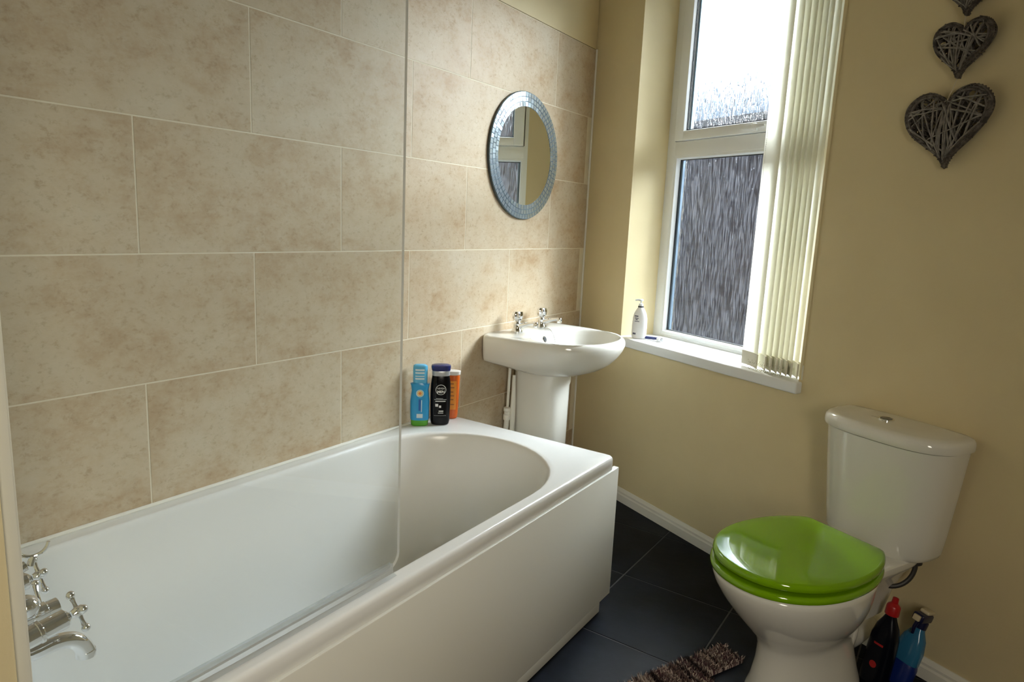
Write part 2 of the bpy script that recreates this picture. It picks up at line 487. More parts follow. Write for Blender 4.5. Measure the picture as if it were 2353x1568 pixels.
spacer(LX0, LX1, LZ0, LZ1, D0 + .029)
# opening top light
mb = MB()
SX0, SX1, SZ0, SZ1 = FX0 + fw + .0, FX1 - fw, 1.617, FZ1 - fw - .004
sw = 0.052
y0 = D0 - 0.012
for a_ in ((SX0, SX0 + sw, SZ0, SZ1), (SX1 - sw, SX1, SZ0, SZ1), (SX0 + sw - .002, SX1 - sw + .002, SZ0, SZ0 + sw - .012), (SX0 + sw - .002, SX1 - sw + .002, SZ1 - sw, SZ1)):
    mb.box(a_[0], a_[1], y0, y0 + 0.06, a_[2], a_[3], 0, 0.004, 2)
mb.build('sash', WHITE, win)
mb = MB(); mb.box(SX0 - .004, SX0, D0 - .001, D0 + .01, SZ0, SZ1); mb.box(SX1, SX1 + .004, D0 - .001, D0 + .01, SZ0, SZ1)
mb.build('gasket', DARKM, win, smooth=False)
TX0, TX1, TZ0, TZ1 = SX0 + sw, SX1 - sw, SZ0 + sw - .008, SZ1 - sw
pane(TX0 - .006, TX1 + .006, TZ0 - .006, TZ1 + .006, D0 + .032)
spacer(TX0, TX1, TZ0, TZ1, D0 + .019)
gasket(TX0, TX1, TZ0, TZ1, D0 + .006)
# espag handle on the sash
mb = MB()
hx = 0.80; hz = 1.636
mb.box(hx - .012, hx + .012, y0 - .012, y0 + .001, hz - .014, hz + .014, 0, .004, 2)
mb.lathe([(.008, 0), (.008, .016), (.007, .02)], 16, (hx - .002, y0 - .008, hz), (0, -1, 0))
mb.loft([[(px, y0 - yy, hz + zz) for yy, zz in ((.016, -.006 * k), (.026, -.006 * k), (.028, 0), (.026, .006 * k), (.016, .006 * k))] for px, k in ((hx - .055, .7), (hx - .05, 1), (hx, 1.3), (hx + .05, 1), (hx + .062, .6))])
mb.build('handle', WHITE, win)
# window board with rounded nose
mb = MB()
mb.box(S0 - 0.012, S1 + 0.014, -0.028, 0.195, 0.716, 0.756, 0, 0.006, 3)
mb.build('window_sill', WHITE, win)

# what lies outside: pale paving and a brick neighbour
def brick_mat():
    m = mat('old_brick', (0.2, 0.1, 0.09), 0.9)
    b = m.node_tree.nodes['Principled BSDF']
    tc = nd(m, 'ShaderNodeTexCoord'); mp = nd(m, 'ShaderNodeMapping'); mp.inputs['Rotation'].default_value = (PI / 2, 0, 0)
    lk(m, tc.outputs['Object'], mp.inputs['Vector'])
    br = nd(m, 'ShaderNodeTexBrick')
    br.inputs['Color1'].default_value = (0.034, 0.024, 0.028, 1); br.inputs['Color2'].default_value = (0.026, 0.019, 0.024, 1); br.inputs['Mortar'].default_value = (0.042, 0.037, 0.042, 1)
    br.inputs['Scale'].default_value = 1; br.inputs['Brick Width'].default_value = 0.225; br.inputs['Row Height'].default_value = 0.075; br.inputs['Mortar Size'].default_value = 0.01
    lk(m, mp.outputs['Vector'], br.inputs['Vector']); lk(m, br.outputs['Color'], b.inputs['Base Color'])
    return m
BRICK = brick_mat()
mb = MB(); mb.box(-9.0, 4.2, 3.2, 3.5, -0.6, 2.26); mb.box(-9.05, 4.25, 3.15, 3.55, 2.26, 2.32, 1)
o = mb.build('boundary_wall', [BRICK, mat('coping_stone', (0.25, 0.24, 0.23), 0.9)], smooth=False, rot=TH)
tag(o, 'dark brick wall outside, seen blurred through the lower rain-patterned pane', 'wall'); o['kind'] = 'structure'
mb = MB(); mb.box(-12, 10, 0.32, 14, -0.7, -0.6)
o = mb.build('yard_ground', noisy(mat('yard_paving', (0.3, 0.3, 0.29), 0.9), (0.07, 0.08, 0.10), (0.10, 0.11, 0.13), 2), smooth=False, rot=TH)
o['kind'] = 'structure'

# ------------------------------------------------------------------ bath
bath = thing('bathtub', 'white acrylic bathtub along the beige tiled wall with plain side panel', 'bathtub', (0.3525, -1.83, 0))
BX, BY = 0.3525, -1.83
def rrect(x0, x1, y0, y1, r, z, nc=7, ns=26, nw=12):
    """rounded rectangle, counted out so that every ring has the same points"""
    out = []
    def arc(cx, cy, a0):
        for i in range(nc + 1):
            a_ = a0 + PI / 2 * i / nc; out.append((cx + r * math.cos(a_), cy + r * math.sin(a_), z))
    def seg(p, q, n):
        for i in range(1, n): out.append((p[0] + (q[0] - p[0]) * i / n, p[1] + (q[1] - p[1]) * i / n, z))
    arc(x1 - r, y1 - r, 0); seg((x1 - r, y1), (x0 + r, y1), nw)
    arc(x0 + r, y1 - r, PI / 2); seg((x0, y1 - r), (x0, y0 + r), ns)
    arc(x0 + r, y0 + r, PI); seg((x0 + r, y0), (x1 - r, y0), nw)
    arc(x1 - r, y0 + r, 1.5 * PI); seg((x1, y0 + r), (x1, y1 - r), ns)
    return out
ICX, ICY = 0.357, -1.82
IA = 0.312
def inside(x, y, sh=0.0):
    a_ = IA - sh
    if abs(x - ICX) > a_: return False
    yf, bf = -1.455, 0.322 - sh
    yn, bn = -2.27, 0.305 - sh
    u = abs(x - ICX) / a_
    if y > yf: return u ** 2 + ((y - yf) / bf) ** 2 < 1
    if y < yn: return u ** 4 + ((yn - y) / bn) ** 4 < 1
    return True
def inner_ring(base, sh, z, shy=0.0):
    out = []
    for (x, y, _) in base:
        # aim: spread directions evenly over the long opening
        dx, dy = (x - BX) / 0.35, (y - BY) / 0.80
        D = Vector((dx * 0.31, dy * 0.70)).normalized()
        lo, hi = 0.0, 1.2
        for _i in range(24):
            mid = (lo + hi) / 2
            if inside(ICX + D.x * mid, ICY + D.y * mid, sh): lo = mid
            else: hi = mid
        out.append((ICX + D.x * lo, ICY + D.y * lo + shy * D.y, z))
    return out
ZR = 0.530
base = rrect(0.002, 0.705, YN + .001, -1.03, 0.022, ZR)
def shr(k, z): return rrect(0.002 + k, 0.705 - k, YN + .001 + k, -1.03 - k, 0.022 - k * .6, z)
rings = [shr(0.03, 0.470), shr(0.004, 0.484), shr(0.0, 0.488), shr(0.0, ZR - .010), shr(0.0015, ZR - .005), shr(0.004, ZR - .0015), shr(0.009, ZR)]
L0 = rings[-1]
def mixr(a_, b_, t, z): return [(p[0] + (q[0] - p[0]) * t, p[1] + (q[1] - p[1]) * t, z) for p, q in zip(a_, b_)]
I0 = inner_ring(base, 0.0, ZR)
rings.append(mixr(L0, I0, 0.5, ZR)); rings.append(mixr(L0, I0, 0.92, ZR)); rings.append(I0)
for sh, z in ((0.003, ZR - .0015), (0.007, ZR - .006), (0.010, ZR - .014), (0.013, ZR - .03), (0.022, 0.44), (0.034, 0.36), (0.050, 0.27), (0.066, 0.20), (0.085, 0.158), (0.115, 0.132), (0.16, 0.120), (0.21, 0.117)):
    rings.append(inner_ring(base, sh, z))
cpt = [(ICX, ICY + (p[1] - ICY) * 0.6, 0.115) for p in rings[-1]]
rings.append(cpt)
def rel(v, o): return [tuple(Vector(p) - o) for p in v]
bo = Vector((0.3525, -1.83, 0))
mb = MB(); mb.loft([rel(r, bo) for r in rings], False, True)
mb.build('tub', ACRYL, bath, ang=50)
def bbox(mb, x0, x1, y0, y1, z0, z1, bev=0.0, mi=0): mb.box(x0 - bo.x, x1 - bo.x, y0 - bo.y, y1 - bo.y, z0, z1, mi, bev, 2)
mb = MB(); bbox(mb, 0.692, 0.7115, YN + .002, -1.008, 0.052, 0.488, 0.003); mb.build('side_panel', PANEL, bath)
mb = MB(); bbox(mb, 0.680, 0.6985, YN + .002, -1.052, 0.001, 0.060, 0.002); mb.build('plinth', PANEL, bath)
mb = MB(); bbox(mb, 0.01, 0.690, -1.052, -1.036, 0.001, 0.484, 0.003); mb.build('end_panel', PANEL, bath)
mb = MB(); mb.lathe([(.001, 0), (.034, 0), (.036, .002), (.034, .004), (.012, .005), (.010, .002), (.001, .002)], 24, (0, -.35, .1185))
mb.build('waste', CHROME, bath)

# ------------------------------------------------------------------ glass shower screen on the bath edge
scr = thing('shower_screen', 'clear frameless glass shower screen standing on the bath edge', 'shower screen', (0.668, YN, ZR))
def glass_outline(y):
    y1 = -1.966 - YN; ra = 0.030; zt = 1.42; z0 = 0.012
    pts = [(0.012, z0)]
    for i in range(9):
        t = -PI / 2 + PI / 2 * i / 8; pts.append((y1 - ra + ra * math.cos(t), z0 + ra + ra * math.sin(t)))
    for i in range(9):
        t = PI / 2 * i / 8; pts.append((y1 - .08 + .08 * math.cos(t), zt - .08 + .08 * math.sin(t)))
    pts.append((0.012, zt))
    return [(y, a_, b_) for a_, b_ in pts]
mb = MB(); A = glass_outline(-.003); B = glass_outline(.003); n = len(A)
mb.add(A + B, [list(range(n))[::-1], list(range(n, 2 * n))], 0)
mb.add(A + B, [[i, (i + 1) % n, n + (i + 1) % n, n + i] for i in range(n)], 1)
mb.build('glass_panel', [SCREEN, EDGEG], scr, smooth=False)
mb = MB(); mb.box(-.012, .012, 0.001, .0195, 0.001, 1.42, 0, .002, 2); mb.box(-.0075, .0075, .012, .0225, 0.004, 1.42, 0, .002, 2)
mb.build('wall_profile', mat('white_aluminium_profile', (0.72, 0.70, 0.60), 0.35, metal=0.1), scr)
mb = MB(); L = -1.985 - YN
mb.loft([[(-.006, yy, .002), (.0, yy, .0005), (.014, yy, .001), (.015, yy, .003), (.005, yy, .006), (.0045, yy, .024), (.0032, yy, .026), (.0032, yy, .012), (-.0032, yy, .012), (-.0032, yy, .026), (-.0045, yy, .024), (-.006, yy, .008)] for yy in (0.03, L)])
mb.build('seal_strip', CLEARP, scr, ang=30)

# ------------------------------------------------------------------ bath shower mixer
mix = thing('bath_shower_mixer', 'chrome traditional bath shower mixer with cross handles behind the glass screen', 'tap', (0.35, -2.575, ZR + .0005))
def V(x, y, z): return (x - 0.35, y + 2.575, z - ZR)
mb = MB()
for x in (0.26, 0.44):
    mb.lathe([(.022, 0), (.022, .004), (.016, .008), (.014, .02), (.013, .035), (.016, .042)], 22, V(x, -2.602, ZR + .001)); mb.tube([V(x, -2.602, .568), V(x, -2.570, .578)], .0135, 16)
mb.tube([V(.24, -2.570, .578), V(.46, -2.570, .578)], .0145, 18)
mb.ball(V(.44, -2.570, .578), .022); mb.ball(V(.26, -2.570, .578), .022)
mb.ball(V(.35, -2.560, .572), .027, 20)
mb.ball(V(.35, -2.500, .582), .021, 20)
mb.build('body', CHROME, mix)
def valve(x, zt=.588, ye=-2.478):
    mb = MB(); a_ = Vector(V(x, -2.575, .575)); b_ = Vector(V(x, ye, zt)); ax = (b_ - a_)
    L = ax.length
    mb.lathe([(.001, 0), (.0165, 0), (.0165, L * .55), (.018, L * .56), (.018, L * .6), (.0155, L * .62), (.0155, L * .93), (.011, L * .97), (.006, L)], 24, a_, ax)
    v = mb.build('valve', CHROME, mix)
    mb = MB(); c = a_ + ax.normalized() * (L + .012)
    mb.lathe([(.001, -.010), (.006, -.010), (.0085, -.004), (.0085, .006), (.006, .010), (.001, .012)], 18, c, ax)
    ux = ax.normalized().cross(Vector((0, 0, 1))).normalized(); uz = ux.cross(ax.normalized())
    for k in range(4):
        t = k * PI / 2 + 0.55; d = ux * math.cos(t) + uz * math.sin(t)
        mb.tube([c + d * .005, c + d * .015, c + d * .0255], [.0042, .0032, .0044], 10)
        mb.ball(c + d * .0285, .0068, 12)
    mb.build('cross_handle', CHROME, v)
    return v
valve(.44, .590, -2.472); valve(.26, .584, -2.458)
# diverter in the middle
mb = MB(); mb.lathe([(.001, 0), (.015, 0), (.015, .05), (.0165, .052), (.0165, .072), (.0145, .074), (.0145, .090), (.001, .092)], 24, V(.35, -2.545, .562), (0, 1, .03))
mb.build('diverter_valve', CHROME, mix)
mb = MB(); mb.tube([V(.35, -2.48, .574), V(.325, -2.475, .592), V(.318, -2.473, .599)], [.004, .0035, .0045], 10); mb.ball(V(.316, -2.472, .601), .006, 12)
mb.build('diverter_lever', CHROME, mix)
# swan spout
mb = MB()
pts = bez(V(.362, -2.575, .556), V(.368, -2.545, .515), V(.374, -2.52, .510), V(.378, -2.49, .516), 10) + bez(V(.378, -2.49, .516), V(.38, -2.462, .522), V(.382, -2.436, .512), V(.383, -2.431, .480), 14)[1:]
mb.tube(pts, [.0115 + .0035 * (i / (len(pts) - 1)) for i in range(len(pts))], 20)
mb.lathe([(.012, 0), (.0158, .001), (.0162, .010), (.0145, .013)], 20, V(.383, -2.431, .472), (0, .06, 1))
mb.build('spout', CHROME, mix)
# riser with the handset cradle
mb = MB()
mb.tube([V(.35, -2.56, .60), V(.35, -2.545, .632), V(.35, -2.52, .648), V(.35, -2.495, .655)], [.012, .009, .008, .008], 14)
cc = Vector(V(.35, -2.484, .688))
arc = [cc + Vector((math.cos(t) * .006, math.cos(t) * .021, -math.sin(t) * .021)) for t in [PI * (0.02 + .96 * i / 14) for i in range(15)]]
mb.tube(arc, .0028, 10)
mb.tube([V(.35, -2.489, .653), cc + Vector((0, 0, -.021))], [.006, .0045], 10)
mb.build('handset_cradle', CHROME, mix)

# ------------------------------------------------------------------ round mosaic mirror on the tiled wall
mir = thing('round_mirror', 'round mirror with silver mosaic border on the tiled wall above the basin', 'mirror', (0, -0.567, 1.50), 0)
R = 0.249
mb = MB(); mb.lathe([(.001, 0.0005), (R, 0.0005), (R, .008), (R - .002, .0095), (.001, .0095)], 96, (0, 0, 0), (1, 0, 0))
mb.build('backing', mat('mirror_edge', (0.05, 0.06, 0.06), 0.2), mir)
mb = MB(); mb.lathe([(.001, .0096), (R - .0575, .0096), (R - .0575, .0101), (.001, .0101)], 96, (0, 0, 0), (1, 0, 0))
mb.build('mirror_glass', mat('mirror_silver', (0.88, 0.92, 0.90), 0.01, metal=1.0), mir, ang=20)
mb = MB()
rr = random.Random(3)
for ring in range(3):
    ri = R - .0565 + ring * .0187; ro = ri + .0162; cnt = int(2 * PI * ri / .0187)
    for k in range(cnt):
        t0 = 2 * PI * (k + .07) / cnt; t1 = 2 * PI * (k + .93) / cnt
        tx = rr.uniform(-.00025, .00025); tz = rr.uniform(-.00025, .00025)
        q = [(ri, t0), (ro, t0), (ro, t1), (ri, t1)]
        f_ = [(.0118 + (tx if i in (0, 1) else -tx) + (tz if i in (1, 2) else -tz), r_ * math.sin(t), r_ * math.cos(t)) for i, (r_, t) in enumerate(q)]
        b_ = [(.0092, r_ * math.sin(t), r_ * math.cos(t)) for r_, t in q]
        mb.add(f_ + b_, [[0, 1, 2, 3], [0, 4, 5, 1], [1, 5, 6, 2], [2, 6, 7, 3], [3, 7, 4, 0]])
MOS = mat('mosaic_tile_glass', (0.52, 0.62, 0.68), 0.16, metal=0.8)
mb.build('mosaic_border', MOS, mir, smooth=False)
mb = MB(); mb.lathe([(R - .058, .0090), (R - .001, .0090), (R - .001, .0100), (R - .058, .0100), (R - .058, .0090)], 96, (0, 0, 0), (1, 0, 0))
mb.build('border_grout', mat('mosaic_grout', (0.10, 0.15, 0.18), 0.6), mir)

# ------------------------------------------------------------------ pedestal basin
BCY, BZ = -0.555, 0.822
bas = thing('pedestal_basin', 'white ceramic wash basin on a full pedestal against the tiled wall', 'basin', (0.0, BCY, 0))
def dring(hw, x1, z, x0=0.003, N=64, n=2.3, rc=0.03, cx=0.16):
    """plan of the basin: straight back at the wall, swept front"""
    out = []
    for k in range(N):
        t = 2 * PI * k / N
        c, s_ = math.cos(t), math.sin(t)
        if c >= 0:
            x = cx + (x1 - cx) * abs(c) ** (2 / n); y = hw * math.copysign(abs(s_) ** (2 / n), s_)
        else:
            m_ = 5.0
            x = cx - (cx - x0) * abs(c) ** (2 / m_); y = hw * math.copysign(abs(s_) ** (2 / m_), s_)
        out.append((x, y, z))
    return out
mb = MB()
def oring(cx, cy, a_, b_, z, n=2.2, N=64): return sup(cx, cy, a_, b_, n, z, N)
def skirt(hb, hf, x1, zb, zf, x0=.003, n=2.15, cx=.15, nb=14, N=64):
    """plan ring whose back keeps its own half width and height, blending to the bowl at the front"""
    out = []
    for k in range(N):
        t = 2 * PI * k / N; c, s_ = math.cos(t), math.sin(t)
        if c >= 0: x = cx + (x1 - cx) * abs(c) ** (2 / n); y = hf * math.copysign(abs(s_) ** (2 / n), s_)
        else: x = cx - (cx - x0) * abs(c) ** (2 / nb); y = hf * math.copysign(abs(s_) ** (2 / nb), s_)
        w = max(0, min(1, 1 - (x - x0) / (cx + .09 - x0))); w = w * w * (3 - 2 * w)
        y *= 1 + (hb / hf - 1) * w
        out.append((x, y, zf + (zb - zf) * w))
    return out
ZT = .8125
rings = [skirt(.10, .075, .235, .710, .652, .05), skirt(.16, .115, .280, .708, .654, .02), skirt(.246, .175, .350, .706, .668), skirt(.261, .212, .400, .712, .688), skirt(.264, .236, .436, .722, .714), skirt(.266, .248, .462, .740, .742), skirt(.267, .2555, .479, .768, .768), skirt(.267, .2585, .486, .786, .786), skirt(.2665, .2575, .486, .798, .798), skirt(.263, .254, .482, .808, .807), skirt(.256, .249, .476, .8125, .8118), skirt(.238, .243, .468, .8135, .8125)]
IC = 0.290
rings += [oring(IC, 0, .166, .222, ZT - .0005), oring(IC, 0, .162, .218, ZT - .003), oring(IC, 0, .157, .213, ZT - .010), oring(IC, 0, .151, .206, ZT - .027), oring(IC, 0, .140, .192, ZT - .055), oring(IC - .002, 0, .122, .165, ZT - .088), oring(IC - .008, 0, .092, .125, .704), oring(IC - .014, 0, .055, .07, .692), oring(IC - .018, 0, .02, .02, .688)]
mb.loft(rings, True, True)
bo_ = mb.build('basin', SANIT, bas, ang=60); bo_.scale = (.975, 1, 1); bo_.location = (0, 0, -.012)
mb = MB()
def pring(z, w, x1, xb=.03, N=40):
    out = []
    for k in range(N):
        t = 2 * PI * k / N; c, s_ = math.cos(t), math.sin(t); n = 3.2
        cx = (x1 + xb) / 2
        out.append((cx + (x1 - cx) * math.copysign(abs(c) ** (2 / n), c), w * math.copysign(abs(s_) ** (2 / n), s_), z))
    return out
mb.loft([pring(0.001, .096, .262), pring(.03, .095, .260), pring(.07, .090, .248), pring(.25, .084, .243), pring(.50, .085, .245), pring(.585, .086, .246), pring(.600, .090, .250), pring(.638, .091, .251), pring(.646, .090, .250)], True, True)
mb.build('pedestal', SANIT, bas, ang=50)
mb = MB()
for yy in (-.030, .030):
    pass
mb.lathe([(.001, 0), (.013, 0), (.0145, .0015), (.013, .003), (.001, .0032)], 20, (.1395, .0, .780), (1, 0, .25), sx=1, sy=1)
mb.build('overflow_ring', CHROME, bas, loc=(-.003, 0, -.012))
mb = MB(); mb.lathe([(.001, 0), (.009, 0), (.009, .002), (.001, .002)], 16, (.1415, .0, .7806), (1, 0, .25))
mb.build('overflow_hole', DARKM, bas, loc=(-.003, 0, -.012))
mb = MB(); mb.lathe([(.001, 0), (.021, 0), (.022, .002), (.019, .004), (.001, .0035)], 24, (.267, 0, .6865)); mb.build('plug', CHROME, bas, loc=(-.006, 0, -.010))
mb = MB()
cp = bez((.110, .045, .816), (.14, .05, .83), (.155, .06, .79), (.17, .04, .755), 26) + bez((.17, .04, .755), (.21, .03, .72), (.24, .01, .70), (.266, 0, .692), 20)[1:]
for i, p in enumerate(cp[::1]): mb.ball(p, .0022, 6)
mb.build('plug_chain', CHROME, bas, loc=(-.004, 0, -.012))

# basin taps
def basin_tap(dy, label):
    t = thing('basin_tap', label, 'tap', (0.064, BCY + dy, 0.8015))
    mb = MB()
    mb.lathe([(.001, 0), (.0235, 0), (.0235, .004), (.018, .009), (.0155, .020), (.0165, .034), (.012, .041), (.009, .045), (.0, .046)], 24)
    mb.build('body', CHROME, t)
    mb = MB()
    pts = bez((.008, 0, .024), (.03, 0, .030), (.055, 0, .042), (.082, 0, .044), 10)
    mb.tube(pts, [.011, .0105, .010, .0095, .0088, .008, .0075, .007, .0068, .0068, .007], 16)
    mb.lathe([(.001, -.012), (.0095, -.012), (.0105, -.009), (.0105, .004), (.008, .009), (.003, .011), (.001, .011)], 20, (.088, 0, .040))
    mb.build('spout', CHROME, t)
    mb = MB()
    prof = [(.008, .042), (.014, .046), (.019, .056), (.0205, .068), (.0195, .078), (.016, .083), (.001, .084)]
    N = 32; rings = []
    for r_, z in prof:
        rings.append([(r_ * (1 + (.10 * math.cos(8 * 2 * PI * k / N) if r_ > .012 else 0)) * math.cos(2 * PI * k / N), r_ * (1 + (.10 * math.cos(8 * 2 * PI * k / N) if r_ > .012 else 0)) * math.sin(2 * PI * k / N), z) for k in range(N)])
    mb.loft(rings); h = mb.build('handle', CHROME, t, ang=50)
    return t
basin_tap(-.098, 'chrome basin tap nearer the bath, at the left of the basin back')
basin_tap(.088, 'chrome basin tap nearer the window, with the plug chain beside it')

# pipes beside the pedestal
pp = thing('water_pipes', 'pale water supply pipes rising behind the basin pedestal by the bath end', 'pipe', (0.05, -0.674, 0))
mb = MB(); mb.tube([(-.018, -.016, 0), (-.012, -.008, .22), (-.006, .006, .44)], .011, 12); mb.lathe([(.011, 0), (.016, .002), (.016, .022), (.013, .026), (.013, .036), (.016, .04), (.016, .052), (.009, .056)], 16, (-.006, .006, .43)); mb.tube([(-.006, .006, .48), (-.002, .006, .66)], .006, 10)
mb.build('supply_pipe', SEAL, pp)
mb = MB(); mb.tube([(.014, .016, 0), (.014, .018, .24), (.012, .020, .50), (.010, .022, .62)], [.011, .011, .011, .007], 12); mb.build('supply_pipe', SEAL, pp)

# ------------------------------------------------------------------ toiletries on the bath corner
def bottle_rings(prof, n=2.6, N=40):
    return [sup(0, 0, a_, b_, n, z, N) for a_, b_, z in prof]
def wrap(vs, a_, b_, n=2.6, gap=.0006, yoff=0):
    """lay flat lettering (x, z) on the front (-y) of a bottle with plan half sizes a_, b_"""
    out = []
    for x, z in vs:
        u = min(.98, abs(x) / a_); out.append((x, -b_ * (1 - u ** n) ** (1 / n) - gap, z))
    return out
def ring2d(r0, r1, cz, N=36):
    vs = []; fs = []
    for k in range(N):
        t = 2 * PI * k / N; vs += [(r0 * math.cos(t), cz + r0 * math.sin(t)), (r1 * math.cos(t), cz + r1 * math.sin(t))]
    for k in range(N):
        j = (k + 1) % N; fs.append([2 * k, 2 * k + 1, 2 * j + 1, 2 * j])
    return vs, fs
def disc2d(r, cz, N=28): return [(r * math.cos(2 * PI * k / N), cz + r * math.sin(2 * PI * k / N)) for k in range(N)], [list(range(N))]
def bar2d(x0, x1, z0, z1, n=6):
    vs = []; fs = []
    for i in range(n + 1): x = x0 + (x1 - x0) * i / n; vs += [(x, z0), (x, z1)]
    for i in range(n): fs.append([2 * i, 2 * i + 2, 2 * i + 3, 2 * i + 1])
    return vs, fs
def txt2d(t, size, cz, bold=0.0, cx=0.0):
    vs, fs = text_mesh(t, size, bold=bold); return [(v[0] + cx, v[1] + cz) for v in vs], fs
FACE = math.atan2(0, 1)
def look_rot(x, y, extra=0.0):
    """turn a bottle so its front (-y) faces the camera"""
    a_ = math.atan2(-2.90 - y, 1.547 - x) + PI / 2
    return a_ + extra

# black shower gel
bx, by = 0.083, -1.146
blk = thing('shower_gel_bottle', 'black shower gel bottle with navy cap standing on the bath corner', 'bottle', (bx, by, ZR + .0005), look_rot(bx, by, 0.05))
PB = [(.026, .016, 0), (.0305, .0195, .003), (.033, .021, .015), (.0345, .022, .06), (.0355, .0225, .11), (.0345, .022, .145), (.032, .0205, .165), (.0305, .0195, .172), (.0300, .019, .175)]
mb = MB(); mb.loft(bottle_rings(PB)); mb.build('body', mat('black_plastic', (0.003, 0.003, 0.004), 0.22, spec=0.2), blk)
mb = MB(); mb.loft(bottle_rings([(.0300, .019, .175), (.031, .0195, .177), (.0315, .020, .190), (.031, .0195, .192)])); mb.build('collar', mat('silver_plastic', (0.50, 0.52, 0.55), 0.3, metal=.5), blk)
mb = MB(); mb.loft(bottle_rings([(.031, .0195, .192), (.0325, .0205, .194), (.034, .0215, .206), (.033, .021, .211), (.026, .015, .2135)])); mb.build('cap', mat('navy_plastic', (0.012, 0.018, 0.12), 0.25), blk)
mb = MB()
for d in (ring2d(.0165, .0182, .128), txt2d('NIVEA', .0095, .1325), txt2d('MEN', .0125, .1205, .0004),
          bar2d(-.022, .020, .0925, .0938), bar2d(-.018, .017, .0855, .0885), bar2d(-.016, .008, .0965, .0975), bar2d(-.018, -.008, .068, .078, 2), bar2d(-.005, .002, .064, .072, 2),
          bar2d(-.006, .010, .050, .054), bar2d(-.008, .010, .044, .0465), bar2d(-.022, .020, .0355, .0361)):
    mb.add(wrap(d[0], .0348, .0223), d[1])
mb.build('label_print', mat('white_print', (0.72, 0.74, 0.75), 0.5), blk, smooth=False)

# sky blue sun lotion style bottle: wide shoulders, green foot
bx, by = 0.040, -1.204
blu = thing('lotion_bottle', 'sky blue bottle with a green foot, leftmost on the bath corner', 'bottle', (bx, by, ZR + .0005), look_rot(bx, by, 0.0)); blu.scale = (1.04, 1.0, 1.02)
mb = MB()
mb.loft(bottle_rings([(.0290, .017, .020), (.0305, .018, .024), (.0310, .0185, .045), (.0315, .019, .085), (.0290, .0185, .110), (.0275, .018, .122), (.0300, .018, .140), (.0320, .0175, .1455), (.0250, .0170, .1475), (.0230, .0165, .150)]))
mb.build('body', mat('sky_blue_plastic', (0.02, 0.30, 0.62), 0.28), blu)
mb = MB(); mb.loft(bottle_rings([(.0225, .0162, .150), (.0235, .017, .153), (.0240, .0170, .198), (.0230, .016, .207), (.018, .012, .2105)])); mb.build('cap', mat('pale_blue_plastic', (0.10, 0.42, 0.68), 0.25), blu)
mb = MB(); mb.loft(bottle_rings([(.025, .0145, 0), (.028, .0165, .003), (.0290, .0172, .0203)])); mb.build('foot', mat('leaf_green_plastic', (0.07, 0.30, 0.015), 0.35), blu)
mb = MB()
d = ring2d(.0108, .0128, .115); mb.add(wrap(d[0], .0285, .0185), d[1], 0)
d = disc2d(.0100, .115); mb.add(wrap(d[0], .0285, .0185), d[1], 1)
d = disc2d(.0050, .115); mb.add(wrap(d[0], .0285, .0185, gap=.0010), d[1], 2)
for b_ in ((-.004, .003, .055, .095), (.0045, .007, .050, .092)):
    d = bar2d(*b_, n=2); mb.add(wrap(d[0], .031, .0188), d[1], 3 if b_[0] < 0 else 0)
d = bar2d(-.010, .010, .030, .044); mb.add(wrap(d[0], .031, .0188), d[1], 0)
for z in (.162, .172, .182, .192):
    d = bar2d(-.0165, .0135, z, z + (.0055 if z != .172 else .003)); mb.add(wrap(d[0], .0238, .0170), d[1], 0)
mb.build('label_print', [mat('pale_print', (0.66, 0.78, 0.84), 0.5), mat('yellow_print', (0.80, 0.66, 0.30), 0.5), mat('orange_print', (0.75, 0.22, 0.04), 0.5), mat('blue_print', (0.01, 0.10, 0.40), 0.5)], blu, smooth=False)
# orange tube
bx, by = 0.062, -1.062
org = thing('gel_tube', 'orange bottle with white cap, behind the black bottle on the bath corner', 'bottle', (bx, by, ZR + .0005), look_rot(bx, by, -0.1))
mb = MB(); mb.loft(bottle_rings([(.021, .014, 0), (.024, .017, .003), (.0260, .018, .02), (.0285, .018, .09), (.0300, .017, .150), (.0285, .016, .160)])); mb.build('body', mat('orange_plastic', (0.55, 0.10, 0.008), 0.28), org)
mb = MB(); mb.loft(bottle_rings([(.0285, .016, .160), (.031, .018, .162), (.0325, .0185, .170), (.0325, .0185, .174), (.026, .013, .176)])); mb.build('cap', mat('white_cap', (0.72, 0.70, 0.66), 0.3), org)
mb = MB(); d = bar2d(-.012, .020, .035, .140, 10); mb.add(wrap(d[0], .0285, .0182), d[1]); mb.build('label_panel', mat('amber_label', (0.72, 0.26, 0.02), 0.4), org, smooth=False)
mb = MB()
for z, w in ((.128, .007), (.114, .009), (.098, .006), (.084, .009), (.070, .007), (.052, .010)):
    d = bar2d(.002 - w, .004 + w, z, z + .004); mb.add(wrap(d[0], .0285, .0182, gap=.001), d[1])
mb.build('label_print', mat('brown_print', (0.30, 0.09, 0.01), 0.5), org, smooth=False)

